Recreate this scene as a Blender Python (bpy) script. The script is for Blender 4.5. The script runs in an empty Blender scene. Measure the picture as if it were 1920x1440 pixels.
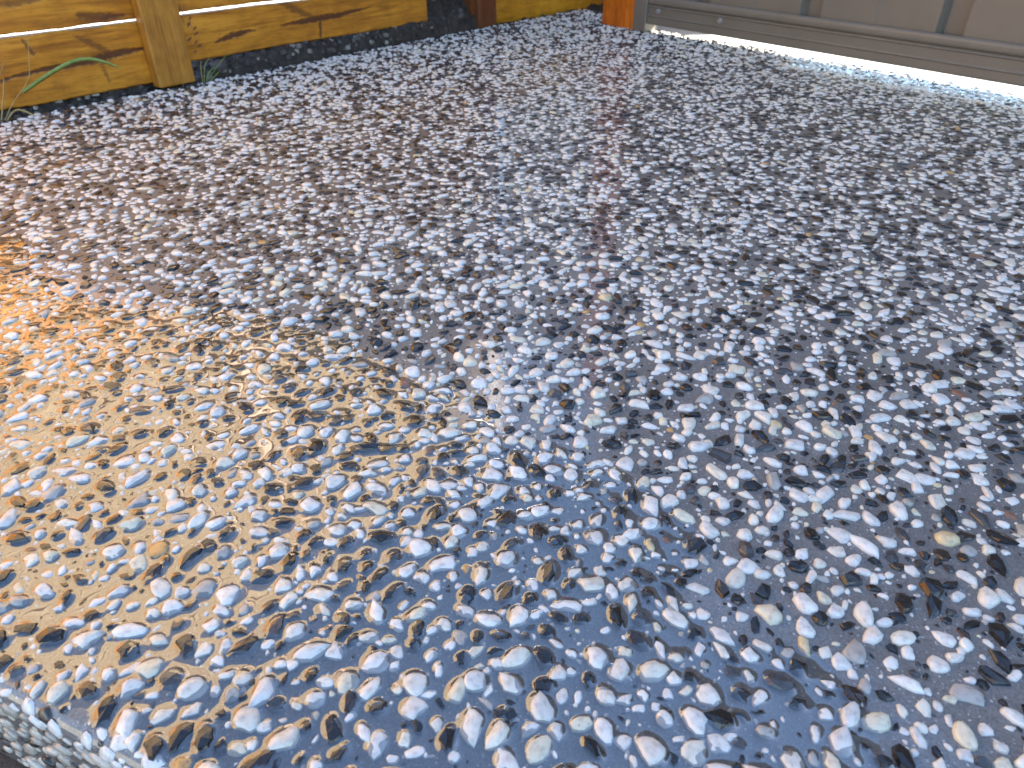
import bpy, bmesh, math, random
import numpy as np

# ------------------------------------------------------------------ camera, sky, sun, exposure
scene = bpy.context.scene
COL = scene.collection
R = math.radians
CAM_H = 0.36
cam_d = bpy.data.cameras.new('camera')
cam = bpy.data.objects.new('camera', cam_d)
COL.objects.link(cam)
cam.location = (0, 0, CAM_H)
cam.rotation_euler = (R(90 - 34.65), 0, 0)
cam_d.sensor_width = 36
cam_d.lens = 1331 / 1920 * 36
cam_d.clip_start = 0.02
cam_d.clip_end = 2000
cam_d.dof.use_dof = True
cam_d.dof.focus_distance = 0.60
cam_d.dof.aperture_fstop = 13.5
scene.camera = cam

SUN_EL = R(35)
SUN_AZ = R(86)                       # clockwise from +Y
S = (math.sin(SUN_AZ) * math.cos(SUN_EL), math.cos(SUN_AZ) * math.cos(SUN_EL), math.sin(SUN_EL))
world = bpy.data.worlds.new('World')
scene.world = world
world.use_nodes = True
wn = world.node_tree
bg = wn.nodes['Background']
sky = wn.nodes.new('ShaderNodeTexSky')
sky.sky_type = 'NISHITA'
sky.sun_disc = False
sky.sun_elevation = SUN_EL
sky.sun_rotation = SUN_AZ
sky.air_density = 1.0
sky.dust_density = 0.2
sky.ozone_density = 1.6
wn.links.new(sky.outputs[0], bg.inputs[0])
bg.inputs[1].default_value = 0.075
sun_d = bpy.data.lights.new('sun', 'SUN')
sun_d.energy = 5.0
sun_d.angle = R(0.53)
sun_d.color = (1.0, 0.94, 0.86)
sun = bpy.data.objects.new('sun', sun_d)
COL.objects.link(sun)
from mathutils import Vector
sun.rotation_euler = Vector((-S[0], -S[1], -S[2])).to_track_quat('-Z', 'Y').to_euler()
sun.location = (4, 3, 5)
vs = scene.view_settings
vs.view_transform = 'Standard'
vs.look = 'None'
vs.exposure = 2.75
vs.gamma = 1
vs.use_curve_mapping = False
scene.cycles.max_bounces = 8
scene.cycles.transparent_max_bounces = 8
scene.cycles.caustics_reflective = False
scene.cycles.caustics_refractive = False

random.seed(7)
rng = np.random.default_rng(11)

# ------------------------------------------------------------------ layout lines (metres)
P1 = np.array((-0.982, 1.406)); d1 = np.array((1.243, 1.594)); d1 /= np.linalg.norm(d1)
n1 = np.array((-d1[1], d1[0]))                 # away from the slab, behind the timber fence
P2 = np.array((0.409, 2.475)); d2 = np.array((0.671, -0.903)); d2 /= np.linalg.norm(d2)
n2 = np.array((-d2[1], d2[0]))                 # away from the slab, behind the steel fence
F0 = np.array((-0.280, 0.223)); df = np.array((0.091, -0.040)); df /= np.linalg.norm(df)
nf = np.array((df[1], -df[0])) * 1.0           # towards the camera side
if nf[1] > 0: nf = -nf

def timber(s, off, z=0.0):
    p = P1 + d1 * s + n1 * off
    return (p[0], p[1], z)
def steel(s, off, z=0.0):
    p = P2 + d2 * s + n2 * off
    return (p[0], p[1], z)
def front(s, off, z=0.0):
    p = F0 + df * s + nf * off
    return (p[0], p[1], z)

# ------------------------------------------------------------------ helpers
def tag(o, label=None, cat=None, group=None, kind=None):
    if label: o['label'] = label
    if cat: o['category'] = cat
    if group: o['group'] = group
    if kind: o['kind'] = kind
    return o
def link(name, me, mats, parent=None):
    o = bpy.data.objects.new(name, me)
    COL.objects.link(o)
    for m in (mats if isinstance(mats, (list, tuple)) else [mats]):
        if m.name not in me.materials: me.materials.append(m)
    if parent: o.parent = parent
    return o
def empty(name, loc):
    o = bpy.data.objects.new(name, None)
    o.empty_display_size = 0.05
    COL.objects.link(o)
    o.location = loc
    return o
def pmesh(name, verts, faces, smooth=False):
    me = bpy.data.meshes.new(name)
    me.from_pydata([tuple(v) for v in verts], [], faces)
    me.update()
    if smooth:
        me.polygons.foreach_set('use_smooth', [True] * len(me.polygons))
    return me
def tri_mesh(name, V, T, smooth=True, attrs=None, smooth_arr=None):
    """V (n,3), T (m,3) numpy, fast mesh"""
    me = bpy.data.meshes.new(name)
    me.vertices.add(len(V)); me.vertices.foreach_set('co', V.astype(np.float32).ravel())
    k = T.shape[1]
    me.loops.add(len(T) * k); me.loops.foreach_set('vertex_index', T.astype(np.int32).ravel())
    me.polygons.add(len(T))
    me.polygons.foreach_set('loop_start', np.arange(0, len(T) * k, k, dtype=np.int32))
    me.polygons.foreach_set('loop_total', np.full(len(T), k, dtype=np.int32))
    sm = np.full(len(T), smooth) if smooth_arr is None else smooth_arr
    me.polygons.foreach_set('use_smooth', sm)
    for nm, arr in (attrs or {}).items():
        if arr.ndim == 2:
            a = me.attributes.new(nm, 'FLOAT_COLOR', 'POINT')
            a.data.foreach_set('color', np.c_[arr, np.ones(len(arr))].astype(np.float32).ravel())
        else:
            a = me.attributes.new(nm, 'FLOAT', 'POINT')
            a.data.foreach_set('value', arr.astype(np.float32))
    me.update(calc_edges=True)
    me.validate()
    return me
def frame_box(fn, s0, s1, o0, o1, z0, z1, bevel=0.0, seg=2, org=(0, 0, 0)):
    """box in a fence's own (s, off, z) frame, as a bmesh relative to org"""
    bm = bmesh.new()
    vs_ = []
    for z in (z0, z1):
        for (a, b) in ((s0, o0), (s1, o0), (s1, o1), (s0, o1)):
            p = fn(a, b, z)
            vs_.append(bm.verts.new((p[0] - org[0], p[1] - org[1], p[2] - org[2])))
    for f in ((0, 1, 2, 3), (4, 5, 6, 7), (0, 1, 5, 4), (1, 2, 6, 5), (2, 3, 7, 6), (3, 0, 4, 7)):
        bm.faces.new([vs_[i] for i in f])
    bmesh.ops.recalc_face_normals(bm, faces=bm.faces)
    if bevel:
        bmesh.ops.bevel(bm, geom=list(bm.edges), offset=bevel, segments=seg, affect='EDGES', profile=0.6)
    return bm
def bm_obj(name, bm, mats, parent=None, smooth=False):
    me = bpy.data.meshes.new(name)
    bm.to_mesh(me); bm.free()
    if smooth: me.polygons.foreach_set('use_smooth', [True] * len(me.polygons))
    return link(name, me, mats, parent)
_tabs = {}
def vnoise(x, y, scale, seed):
    """smooth value noise in 0..1, numpy"""
    if seed not in _tabs: _tabs[seed] = np.random.default_rng(seed).random((256, 256))
    t = _tabs[seed]
    u = np.asarray(x) / scale + 1000.37; v = np.asarray(y) / scale + 1000.71
    i = np.floor(u).astype(int); j = np.floor(v).astype(int)
    fu = u - i; fv = v - j
    fu = fu * fu * (3 - 2 * fu); fv = fv * fv * (3 - 2 * fv)
    a = t[i % 256, j % 256]; b = t[(i + 1) % 256, j % 256]; c = t[i % 256, (j + 1) % 256]; d = t[(i + 1) % 256, (j + 1) % 256]
    return (a * (1 - fu) + b * fu) * (1 - fv) + (c * (1 - fu) + d * fu) * fv
def fbm(x, y, scale, seed, octv=4):
    r = 0; w = 0.5; tot = 0
    for k in range(octv):
        r = r + w * vnoise(x, y, scale / 2 ** k, seed + k); tot += w; w *= 0.5
    return r / tot

# ------------------------------------------------------------------ materials
def mat(name):
    m = bpy.data.materials.new(name); m.use_nodes = True
    nt = m.node_tree
    return m, nt, nt.nodes['Principled BSDF']
def N(nt, t, **kw):
    n = nt.nodes.new(t)
    for k, v in kw.items(): setattr(n, k, v)
    return n
def ramp(nt, src, stops):
    r = N(nt, 'ShaderNodeValToRGB')
    els = r.color_ramp.elements
    while len(els) < len(stops): els.new(0.5)
    for e, (p, c) in zip(els, stops):
        e.position = p; e.color = (*c, 1) if len(c) == 3 else c
    nt.links.new(src, r.inputs[0])
    return r
def noise(nt, vec, scale, detail=4, rough=0.55, dist=0.0):
    n = N(nt, 'ShaderNodeTexNoise')
    n.inputs['Scale'].default_value = scale; n.inputs['Detail'].default_value = detail
    n.inputs['Roughness'].default_value = rough; n.inputs['Distortion'].default_value = dist
    if vec is not None: nt.links.new(vec, n.inputs['Vector'])
    return n
def mixc(nt, a, b, fac, mode='MIX'):
    m = N(nt, 'ShaderNodeMix', data_type='RGBA', blend_type=mode)
    for sock, v in ((m.inputs[0], fac), (m.inputs[6], a), (m.inputs[7], b)):
        if hasattr(v, 'is_linked'): nt.links.new(v, sock)
        else: sock.default_value = v if not isinstance(v, tuple) else ((*v, 1) if len(v) == 3 else v)
    return m.outputs[2]
def bump(nt, bsdf, h, strength, dist, prev=None, coat=False):
    b = N(nt, 'ShaderNodeBump')
    b.inputs['Strength'].default_value = strength; b.inputs['Distance'].default_value = dist
    nt.links.new(h, b.inputs['Height'])
    if prev is not None: nt.links.new(prev, b.inputs['Normal'])
    nt.links.new(b.outputs[0], bsdf.inputs['Normal'])
    if coat: nt.links.new(b.outputs[0], bsdf.inputs['Coat Normal'])
    return b.outputs[0]
def coords(nt, kind='Object'):
    return N(nt, 'ShaderNodeTexCoord').outputs[kind]

def concrete_matrix():
    m, nt, b = mat('wet_grey_cement')
    co = coords(nt)
    big = noise(nt, co, 7, 4)
    base = ramp(nt, big.outputs[0], [(0.3, (0.150, 0.152, 0.153)), (0.7, (0.205, 0.206, 0.207))]).outputs[0]
    sand = N(nt, 'ShaderNodeTexVoronoi'); sand.inputs['Scale'].default_value = 900
    nt.links.new(co, sand.inputs['Vector'])
    sr = ramp(nt, sand.outputs['Color'], [(0.0, (0.55, 0.55, 0.55)), (0.55, (0.95, 0.95, 0.95)), (0.86, (1.1, 1.1, 1.1)), (0.93, (2.6, 2.6, 2.6))]).outputs[0]
    c = mixc(nt, base, sr, 1.0, 'MULTIPLY')
    nt.links.new(c, b.inputs['Base Color'])
    b.inputs['Roughness'].default_value = 0.5
    b.inputs['Coat Weight'].default_value = 1.0
    b.inputs['Coat Roughness'].default_value = 0.09
    b.inputs['Coat IOR'].default_value = 1.6
    nb = noise(nt, co, 380, 3)
    p = bump(nt, b, nb.outputs[0], 0.6, 0.0007)
    cb = N(nt, 'ShaderNodeBump'); cb.inputs['Strength'].default_value = 0.18; cb.inputs['Distance'].default_value = 0.0005
    n3 = noise(nt, co, 90, 3)
    nt.links.new(n3.outputs[0], cb.inputs['Height'])
    nt.links.new(cb.outputs[0], b.inputs['Coat Normal'])
    return m
def stone_mat(name, kind, from_obj):
    m, nt, b = mat(name)
    if from_obj:
        col = N(nt, 'ShaderNodeObjectInfo').outputs['Color']
        co = coords(nt)
    else:
        a = N(nt, 'ShaderNodeAttribute'); a.attribute_name = 'tint'; col = a.outputs['Color']
        co = coords(nt)
    nz = noise(nt, co, 260 if kind != 'black' else 330, 4, 0.6)
    if kind == 'black':
        v = ramp(nt, nz.outputs[0], [(0.3, (0.7, 0.7, 0.7)), (0.7, (1.35, 1.35, 1.35))]).outputs[0]
    else:
        v = ramp(nt, nz.outputs[0], [(0.28, (0.66, 0.66, 0.65)), (0.46, (0.95, 0.95, 0.95)), (0.75, (1.05, 1.05, 1.05))]).outputs[0]
    nt.links.new(mixc(nt, col, v, 1.0, 'MULTIPLY'), b.inputs['Base Color'])
    b.inputs['Roughness'].default_value = 0.16 if kind == 'black' else 0.34
    b.inputs['IOR'].default_value = 1.52
    b.inputs['Coat Weight'].default_value = 0.35 if kind == 'black' else 0.5
    b.inputs['Coat Roughness'].default_value = 0.05
    if kind != 'black':
        b.inputs['Subsurface Weight'].default_value = 0.0
    n2_ = noise(nt, co, 420, 3)
    bump(nt, b, n2_.outputs[0], 0.30 if kind != 'black' else 0.6, 0.0007)
    return m
def water_mat():
    m, nt, b = mat('water_film')
    nt.nodes.remove(b)
    out = nt.nodes['Material Output']
    tr = N(nt, 'ShaderNodeBsdfTransparent'); tr.inputs['Color'].default_value = (0.70, 0.70, 0.70, 1)
    gl = N(nt, 'ShaderNodeBsdfGlossy'); gl.inputs['Roughness'].default_value = 0.015
    lw = N(nt, 'ShaderNodeLayerWeight'); lw.inputs['Blend'].default_value = 0.5
    pw = N(nt, 'ShaderNodeMath', operation='POWER'); pw.inputs[1].default_value = 5
    nt.links.new(lw.outputs['Facing'], pw.inputs[0])
    fr = N(nt, 'ShaderNodeMapRange')                     # Schlick: the same from above and below
    fr.inputs['To Min'].default_value = 0.20; fr.inputs['To Max'].default_value = 1.0
    nt.links.new(pw.outputs[0], fr.inputs['Value'])
    mx = N(nt, 'ShaderNodeMixShader')
    nt.links.new(fr.outputs[0], mx.inputs[0]); nt.links.new(tr.outputs[0], mx.inputs[1]); nt.links.new(gl.outputs[0], mx.inputs[2])
    nt.links.new(mx.outputs[0], out.inputs['Surface'])
    return m
def wood_mat(name, c_dark, c_mid, c_light, stain=(0.075, 0.022, 0.010), rough=0.42, axis='s', frame='t'):
    """grain runs along the board: coordinates are turned into the fence's own frame"""
    m, nt, b = mat(name)
    co = coords(nt)
    dd = d1 if frame == 't' else d2
    mp = N(nt, 'ShaderNodeMapping', vector_type='TEXTURE')
    mp.inputs['Rotation'].default_value = (0, 0, math.atan2(dd[1], dd[0]))
    nt.links.new(co, mp.inputs['Vector'])
    st = N(nt, 'ShaderNodeMapping')
    st.inputs['Scale'].default_value = (1.2, 14, 14) if axis == 's' else (14, 14, 1.2)
    nt.links.new(mp.outputs[0], st.inputs['Vector'])
    oi = N(nt, 'ShaderNodeObjectInfo')
    ad = N(nt, 'ShaderNodeVectorMath', operation='ADD')
    sc = N(nt, 'ShaderNodeVectorMath', operation='SCALE'); sc.inputs['Scale'].default_value = 37
    cmb = N(nt, 'ShaderNodeCombineXYZ')
    for i in range(3): nt.links.new(oi.outputs['Random'], cmb.inputs[i])
    nt.links.new(cmb.outputs[0], sc.inputs[0])
    nt.links.new(st.outputs[0], ad.inputs[0]); nt.links.new(sc.outputs[0], ad.inputs[1])
    g1 = noise(nt, ad.outputs[0], 3.0, 6, 0.62, 0.8)
    g2 = noise(nt, ad.outputs[0], 14.0, 5, 0.7, 0.3)
    c = ramp(nt, g1.outputs[0], [(0.25, c_dark), (0.5, c_mid), (0.72, c_light)]).outputs[0]
    fine = ramp(nt, g2.outputs[0], [(0.30, (0.62, 0.55, 0.50)), (0.5, (1, 1, 1)), (0.8, (1.12, 1.12, 1.12))]).outputs[0]
    c = mixc(nt, c, fine, 1.0, 'MULTIPLY')
    blot = noise(nt, mp.outputs[0], 22, 3)
    bl = ramp(nt, blot.outputs[0], [(0.30, (0.72, 0.68, 0.62)), (0.55, (1, 1, 1))]).outputs[0]
    c = mixc(nt, c, bl, 0.8, 'MULTIPLY')
    at = N(nt, 'ShaderNodeAttribute'); at.attribute_name = 'stain'
    c = mixc(nt, c, stain, at.outputs['Fac'])
    nt.links.new(c, b.inputs['Base Color'])
    b.inputs['Roughness'].default_value = rough
    bump(nt, b, g2.outputs[0], 0.35, 0.0015)
    return m
def simple_noise_mat(name, c0, c1, scale, rough=0.8, bump_s=0.3, bump_d=0.004, spec=0.4):
    m, nt, b = mat(name)
    co = coords(nt)
    n = noise(nt, co, scale, 6, 0.65)
    nt.links.new(ramp(nt, n.outputs[0], [(0.3, c0), (0.7, c1)]).outputs[0], b.inputs['Base Color'])
    b.inputs['Roughness'].default_value = rough
    b.inputs['Specular IOR Level'].default_value = spec
    if bump_s:
        n2_ = noise(nt, co, scale * 6, 5, 0.65)
        bump(nt, b, n2_.outputs[0], bump_s, bump_d)
    return m
def steel_paint():
    m, nt, b = mat('grey_brown_fence_paint')
    co = coords(nt)
    n = noise(nt, co, 9, 5)
    c = ramp(nt, n.outputs[0], [(0.3, (0.172, 0.152, 0.124)), (0.7, (0.200, 0.178, 0.147))]).outputs[0]
    sp = N(nt, 'ShaderNodeTexVoronoi'); sp.inputs['Scale'].default_value = 55
    nt.links.new(co, sp.inputs['Vector'])
    d = ramp(nt, sp.outputs['Distance'], [(0.0, (0.55, 0.5, 0.45)), (0.07, (1, 1, 1))]).outputs[0]
    c = mixc(nt, c, d, 0.6, 'MULTIPLY')
    nt.links.new(c, b.inputs['Base Color'])
    b.inputs['Roughness'].default_value = 0.38
    n2_ = noise(nt, co, 14, 3)
    bump(nt, b, n2_.outputs[0], 0.06, 0.003)
    return m

M_matrix = concrete_matrix()
M_white = stone_mat('white_quartz', 'white', False); M_white_o = stone_mat('white_quartz_single', 'white', True)
M_black = stone_mat('black_basalt', 'black', False); M_black_o = stone_mat('black_basalt_single', 'black', True)
M_water = water_mat()
M_amber = wood_mat('amber_stained_pine', (0.28, 0.085, 0.006), (0.60, 0.235, 0.016), (0.76, 0.345, 0.034))
M_pale = wood_mat('pale_tan_pine', (0.37, 0.26, 0.145), (0.51, 0.385, 0.235), (0.59, 0.47, 0.31), rough=0.85)
M_pale.node_tree.nodes['Principled BSDF'].inputs['Specular IOR Level'].default_value = 0.15
M_post = wood_mat('amber_stained_post', (0.26, 0.11, 0.016), (0.48, 0.21, 0.028), (0.58, 0.28, 0.045), axis='z')
M_redpost = wood_mat('red_brown_stained_post', (0.11, 0.035, 0.012), (0.19, 0.062, 0.02), (0.26, 0.09, 0.03), axis='z')
M_orange = wood_mat('orange_stained_post', (0.44, 0.095, 0.006), (0.66, 0.165, 0.010), (0.80, 0.235, 0.018), axis='z', frame='s')
M_orange_b = wood_mat('bright_amber_board', (0.50, 0.20, 0.010), (0.72, 0.32, 0.02), (0.82, 0.40, 0.03))
M_steel = steel_paint()
M_soil = simple_noise_mat('dark_damp_soil', (0.014, 0.012, 0.010), (0.095, 0.078, 0.062), 60, 0.7, 0.8, 0.006)
M_rock = simple_noise_mat('grey_rock', (0.06, 0.055, 0.055), (0.15, 0.14, 0.14), 40, 0.7, 0.5, 0.004)
M_yard = simple_noise_mat('pale_dry_ground', (0.40, 0.37, 0.32), (0.56, 0.53, 0.47), 3, 0.9, 0.3, 0.02)
M_path = simple_noise_mat('pale_concrete', (0.42, 0.41, 0.39), (0.55, 0.54, 0.51), 6, 0.85, 0.2, 0.004)
M_earth = simple_noise_mat('brown_earth', (0.06, 0.05, 0.04), (0.16, 0.135, 0.11), 14, 0.9, 0.6, 0.01)
M_galv = simple_noise_mat('galvanised_steel', (0.30, 0.30, 0.30), (0.48, 0.48, 0.47), 60, 0.35, 0.0)
M_galv.node_tree.nodes['Principled BSDF'].inputs['Metallic'].default_value = 0.35
M_leaf = simple_noise_mat('grass_green', (0.15, 0.23, 0.045), (0.30, 0.36, 0.10), 60, 0.45, 0.0)
M_straw = simple_noise_mat('dry_straw', (0.34, 0.24, 0.09), (0.50, 0.38, 0.16), 60, 0.55, 0.0)

# ------------------------------------------------------------------ ground, path, earth bank
def sheet(name, pts, z0, z1, m):
    n = len(pts)
    if z1 is None:
        me = pmesh(name, [(p[0], p[1], z0) for p in pts], [list(range(n))])
    else:
        v = [(p[0], p[1], z1) for p in pts] + [(p[0], p[1], z0) for p in pts]
        f = [list(range(n)), list(range(2 * n - 1, n - 1, -1))] + [[i, i + n, (i + 1) % n + n, (i + 1) % n] for i in range(n)]
        me = pmesh(name, v, f)
        bm = bmesh.new(); bm.from_mesh(me); bmesh.ops.recalc_face_normals(bm, faces=bm.faces); bm.to_mesh(me); bm.free()
    return link(name, me, m)
tag(sheet('ground', [(-600, -600), (600, -600), (600, 600), (-600, 600)], -0.45, None, M_yard), 'pale dry sunlit ground beyond the timber fence', 'ground', kind='structure')
tag(sheet('earth', [timber(-2.6, 0.05), timber(2.1, 0.05), steel(-0.3, 0.25), steel(4.7, 0.02), (2.2, -2.6), (-2.2, -2.6)], -0.449, -0.115, M_earth),
    'brown earth under and around the slab', 'earth', kind='structure')
tag(sheet('path', [steel(-0.33, 0.08), steel(4.8, 0.08), steel(4.8, 2.2), steel(-0.33, 2.2)], -0.448, -0.012, M_path),
    'pale sunlit concrete behind the steel fence', 'path', kind='structure')

# ------------------------------------------------------------------ the slab
def cross_lines(p, d, q, e):
    A = np.array([[d[0], -e[0]], [d[1], -e[1]]]); t = np.linalg.solve(A, q - p)
    return p + d * t[0]
sA = cross_lines(P1, d1, F0, df)
sB = P1 + d1 * 2.03
sB2 = P2 + d2 * -0.27 + n2 * 0.17
sC1 = P2 + d2 * -0.22 + n2 * 0.06
sC2 = P2 + d2 * 2.45 + n2 * 0.06
sD = F0 + df * 2.0
slab_poly = np.array([sA, sD, sC2, sC1, sB2, sB])
bm = bmesh.new()
top = [bm.verts.new((p[0], p[1], 0)) for p in slab_poly]
fc = bm.faces.new(top)
ex = bmesh.ops.extrude_face_region(bm, geom=[fc])
for v in [g for g in ex['geom'] if isinstance(g, bmesh.types.BMVert)]: v.co.z = -0.11
bmesh.ops.recalc_face_normals(bm, faces=bm.faces)
bm.edges.ensure_lookup_table()
fe = [e for e in bm.edges if all(abs(v.co.z) < 1e-6 for v in e.verts) and
      all(abs(np.dot(np.array(v.co[:2]) - F0, nf)) < 1e-4 for v in e.verts)]
bmesh.ops.bevel(bm, geom=fe, offset=0.012, segments=6, affect='EDGES', profile=0.5)
slab = bm_obj('patio_slab', bm, M_matrix)
tag(slab, 'wet grey concrete slab with exposed white and black pebbles', 'patio', kind='structure')

# ------------------------------------------------------------------ pebbles: where they sit
def inside(poly, x, y):
    c = False; n = len(poly); j = n - 1
    for i in range(n):
        if (poly[i][1] > y) != (poly[j][1] > y) and x < (poly[j][0] - poly[i][0]) * (y - poly[i][1]) / (poly[j][1] - poly[i][1]) + poly[i][0]: c = not c
        j = i
    return c
cellsz = 0.0065
grid = {}
stones = []            # x, y, r, aspect, angle
area_box = (slab_poly[:, 0].min(), slab_poly[:, 0].max(), slab_poly[:, 1].min(), slab_poly[:, 1].max())
def try_add(x, y, r, tight):
    ix, iy = int(math.floor(x / cellsz)), int(math.floor(y / cellsz))
    for a in (-2, -1, 0, 1, 2):
        for b in (-2, -1, 0, 1, 2):
            for (qx, qy, qr) in grid.get((ix + a, iy + b), ()):
                dd = (r + qr) * tight
                if (x - qx) ** 2 + (y - qy) ** 2 < dd * dd: return False
    grid.setdefault((ix, iy), []).append((x, y, r))
    return True
pl = [tuple(p) for p in slab_poly]
def in_view(x, y, mrg=0.0):
    # generous wedge the camera and a step to either side could look at
    return True
def zone_far(x, y):
    """0 in the middle of the slab, 1 in the coarse band along the timber fence and in the far corner"""
    o = -np.dot(np.array((x, y)) - P1, n1)
    t = max(0.0, 1 - o / 0.55) * min(1.0, max(0.0, (y - 1.15) / 0.5))
    t2 = max(0.0, min(1.0, (y - 1.9) / 0.6))
    return min(1.0, max(t, t2))
W = area_box[1] - area_box[0]; H = area_box[3] - area_box[2]
boxA = W * H
for (dens, r0, r1, pw, tight, near_only) in ((7000, 0.0042, 0.0074, 2.4, 0.93, 9), (13000, 0.0022, 0.0042, 1.0, 0.92, 9), (14000, 0.0009, 0.0021, 1.0, 0.92, 0.95)):
    n = int(dens * boxA)
    X = rng.uniform(area_box[0], area_box[1], n); Y = rng.uniform(area_box[2], area_box[3], n); U = rng.random(n)
    rad = r0 + (r1 - r0) * U ** pw
    order = np.argsort(-rad)
    for k in order:
        x, y, r = float(X[k]), float(Y[k]), float(rad[k])
        dist = math.hypot(x, y - 0.1)
        if dist > near_only: continue
        if x > 1.25 and y < 0.6: continue
        if r < 0.0026 and dist > 1.9: continue
        if not inside(pl, x, y): continue
        if np.dot(np.array((x, y)) - F0, nf) > -r * 0.6 - 0.006: continue
        if np.dot(np.array((x, y)) - P1, n1) > -r * 0.6: continue
        if try_add(x, y, r, tight): stones.append((x, y, r))
SX = np.array(stones)
ns = len(SX)
kindr = rng.random(ns)
# 0 white, 1 cream/tan, 2 black ; larger stones are black a little more often
pb = 0.33 + 0.06 * (SX[:, 2] > 0.0036)
kind = np.where(kindr < pb, 2, np.where(kindr < pb + 0.055, 1, 0))
ang = rng.uniform(0, 2 * math.pi, ns)
asp = 1 + 1.0 * rng.random(ns) ** 1.3
asp = np.where(kind == 2, asp * 1.12, asp)
zf = np.array([zone_far(x, y) for x, y, r in SX])
hz = SX[:, 2] * rng.uniform(0.20, 0.38, ns) * (1 + 1.8 * zf)      # how proud of the cement
wetz = np.clip((0.75 - np.hypot(SX[:, 0] + 0.15, SX[:, 1] - 0.15)) / 0.3, 0, 1)     # the cement is washed out deeper near the front edge
hz = np.clip(hz * (1 + 0.85 * wetz), 0.0005, 0.0045)
ax = SX[:, 2] * np.sqrt(asp) * 1.05; ay = SX[:, 2] / np.sqrt(asp) * 1.05
tints = np.empty((ns, 3))
wv = rng.random(ns)
for i in range(ns):
    if kind[i] == 0:
        v = 0.70 + 0.17 * wv[i]
        wm = rng.random() ** 3 * 0.14
        tints[i] = (v, v * (0.97 - 0.25 * wm), v * (0.91 - wm))
        if wv[i] < 0.06: tints[i] *= 0.62
    elif kind[i] == 1:
        q = rng.random()
        tints[i] = (0.74, 0.69, 0.53) if q < 0.82 else ((0.70, 0.58, 0.34) if q < 0.93 else ((0.58, 0.34, 0.12) if q < 0.965 else (0.24, 0.12, 0.07)))
    else:
        q = rng.random()
        tints[i] = (0.012, 0.012, 0.014) if q < 0.74 else ((0.030, 0.020, 0.016) if q < 0.9 else (0.055, 0.056, 0.06))

# ------------------------------------------------------------------ pebble shapes: domes (unit radius, unit height above the cement)
def outline(nc, sharp, r_):
    """radius of an irregular rounded polygon as a function of angle"""
    a = np.sort((np.arange(nc) + r_.uniform(-0.3, 0.3, nc)) / nc * 2 * math.pi)
    w = r_.uniform(0.82, 1.08, nc)
    def f(t):
        q = np.stack([w[k] / np.maximum(np.cos(t - a[k]), 1e-3) for k in range(nc)])
        q = np.where(q <= 0, 9, q)
        q = np.where(np.stack([np.cos(t - a[k]) for k in range(nc)]) < 0.15, 9, q)
        p = sharp
        rr = (np.sum(q ** -p, axis=0)) ** (-1 / p)
        return rr
    t = np.linspace(0, 2 * math.pi, 64)
    m = f(t).mean()
    return lambda t: f(t) / m
def white_dome(seed, na, rings):
    r_ = np.random.default_rng(seed)
    f = outline(r_.integers(4, 7), r_.uniform(5, 16), r_)
    pz = r_.uniform(2.0, 3.2)
    sx, sy = r_.uniform(-0.2, 0.2, 2); tx, ty = r_.uniform(-0.28, 0.28, 2)
    ph = r_.uniform(0, 6, 4)
    V = [(sx, sy, 1.0)]
    T = []
    t = np.arange(na) / na * 2 * math.pi
    rr = f(t) * (1 + r_.uniform(0, 0.11) * np.sin(2 * t + ph[2]) + r_.uniform(0, 0.10) * np.sin(3 * t + ph[3]))
    for k, q in enumerate(rings):
        if q > 1:       # skirt below the cement
            z = -0.9; rho = 0.96
        else:
            rho = q; z = (1 - q ** pz) ** (1 / pz) if q < 1 else 0.0
        for i in range(na):
            x = math.cos(t[i]) * rr[i] * rho + sx * (1 - rho); y = math.sin(t[i]) * rr[i] * rho + sy * (1 - rho)
            zz = z * (1 + tx * x + ty * y) if z > 0 else z
            if z > 0: zz += 0.07 * math.sin(4 * x + ph[0]) * math.sin(4 * y + ph[1])
            V.append((x, y, zz))
    for i in range(na): T.append((0, 1 + i, 1 + (i + 1) % na))
    for k in range(len(rings) - 1):
        a0 = 1 + k * na; b0 = a0 + na
        for i in range(na):
            j = (i + 1) % na
            T.append((a0 + i, b0 + i, b0 + j)); T.append((a0 + i, b0 + j, a0 + j))
    return np.array(V), np.array(T)
def black_chip(seed, lod):
    r_ = np.random.default_rng(seed)
    n = int(r_.integers(5, 8)) if lod < 2 else 5
    t = (np.arange(n) + r_.uniform(-0.33, 0.33, n)) / n * 2 * math.pi
    rr = r_.uniform(0.78, 1.16, n)
    base = np.c_[np.cos(t) * rr, np.sin(t) * rr]
    V = [(b[0] * 1.0, b[1] * 1.0, -0.9) for b in base]
    zz = r_.uniform(0.0, 0.35, n)
    V += [(b[0] * 1.02, b[1] * 1.02, z) for b, z in zip(base, zz)]
    inn = r_.uniform(0.66, 0.92, n); cx, cy = r_.uniform(-0.08, 0.08, 2); tx, ty = r_.uniform(-0.28, 0.28, 2)
    top = [(b[0] * q + cx, b[1] * q + cy) for b, q in zip(base, inn)]
    V += [(p[0], p[1], 0.80 + tx * p[0] + ty * p[1] + r_.uniform(-0.1, 0.1)) for p in top]
    V.append((cx + r_.uniform(-0.2, 0.2), cy + r_.uniform(-0.2, 0.2), 1.0))
    T = []
    for k in (0, 1):
        for i in range(n):
            j = (i + 1) % n; a, b = k * n, (k + 1) * n
            T.append((a + i, a + j, b + j)); T.append((a + i, b + j, b + i))
    for i in range(n): T.append((2 * n + i, 2 * n + (i + 1) % n, 3 * n))
    return np.array(V), np.array(T)
NW, NB = 36, 28
RINGS = {0: (12, [0.34, 0.64, 0.86, 1.0, 1.5]), 1: (9, [0.5, 0.86, 1.0]), 2: (7, [0.66, 1.0])}
protoW = {l: [white_dome(100 + i, *RINGS[l]) for i in range(NW)] for l in RINGS}
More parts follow.
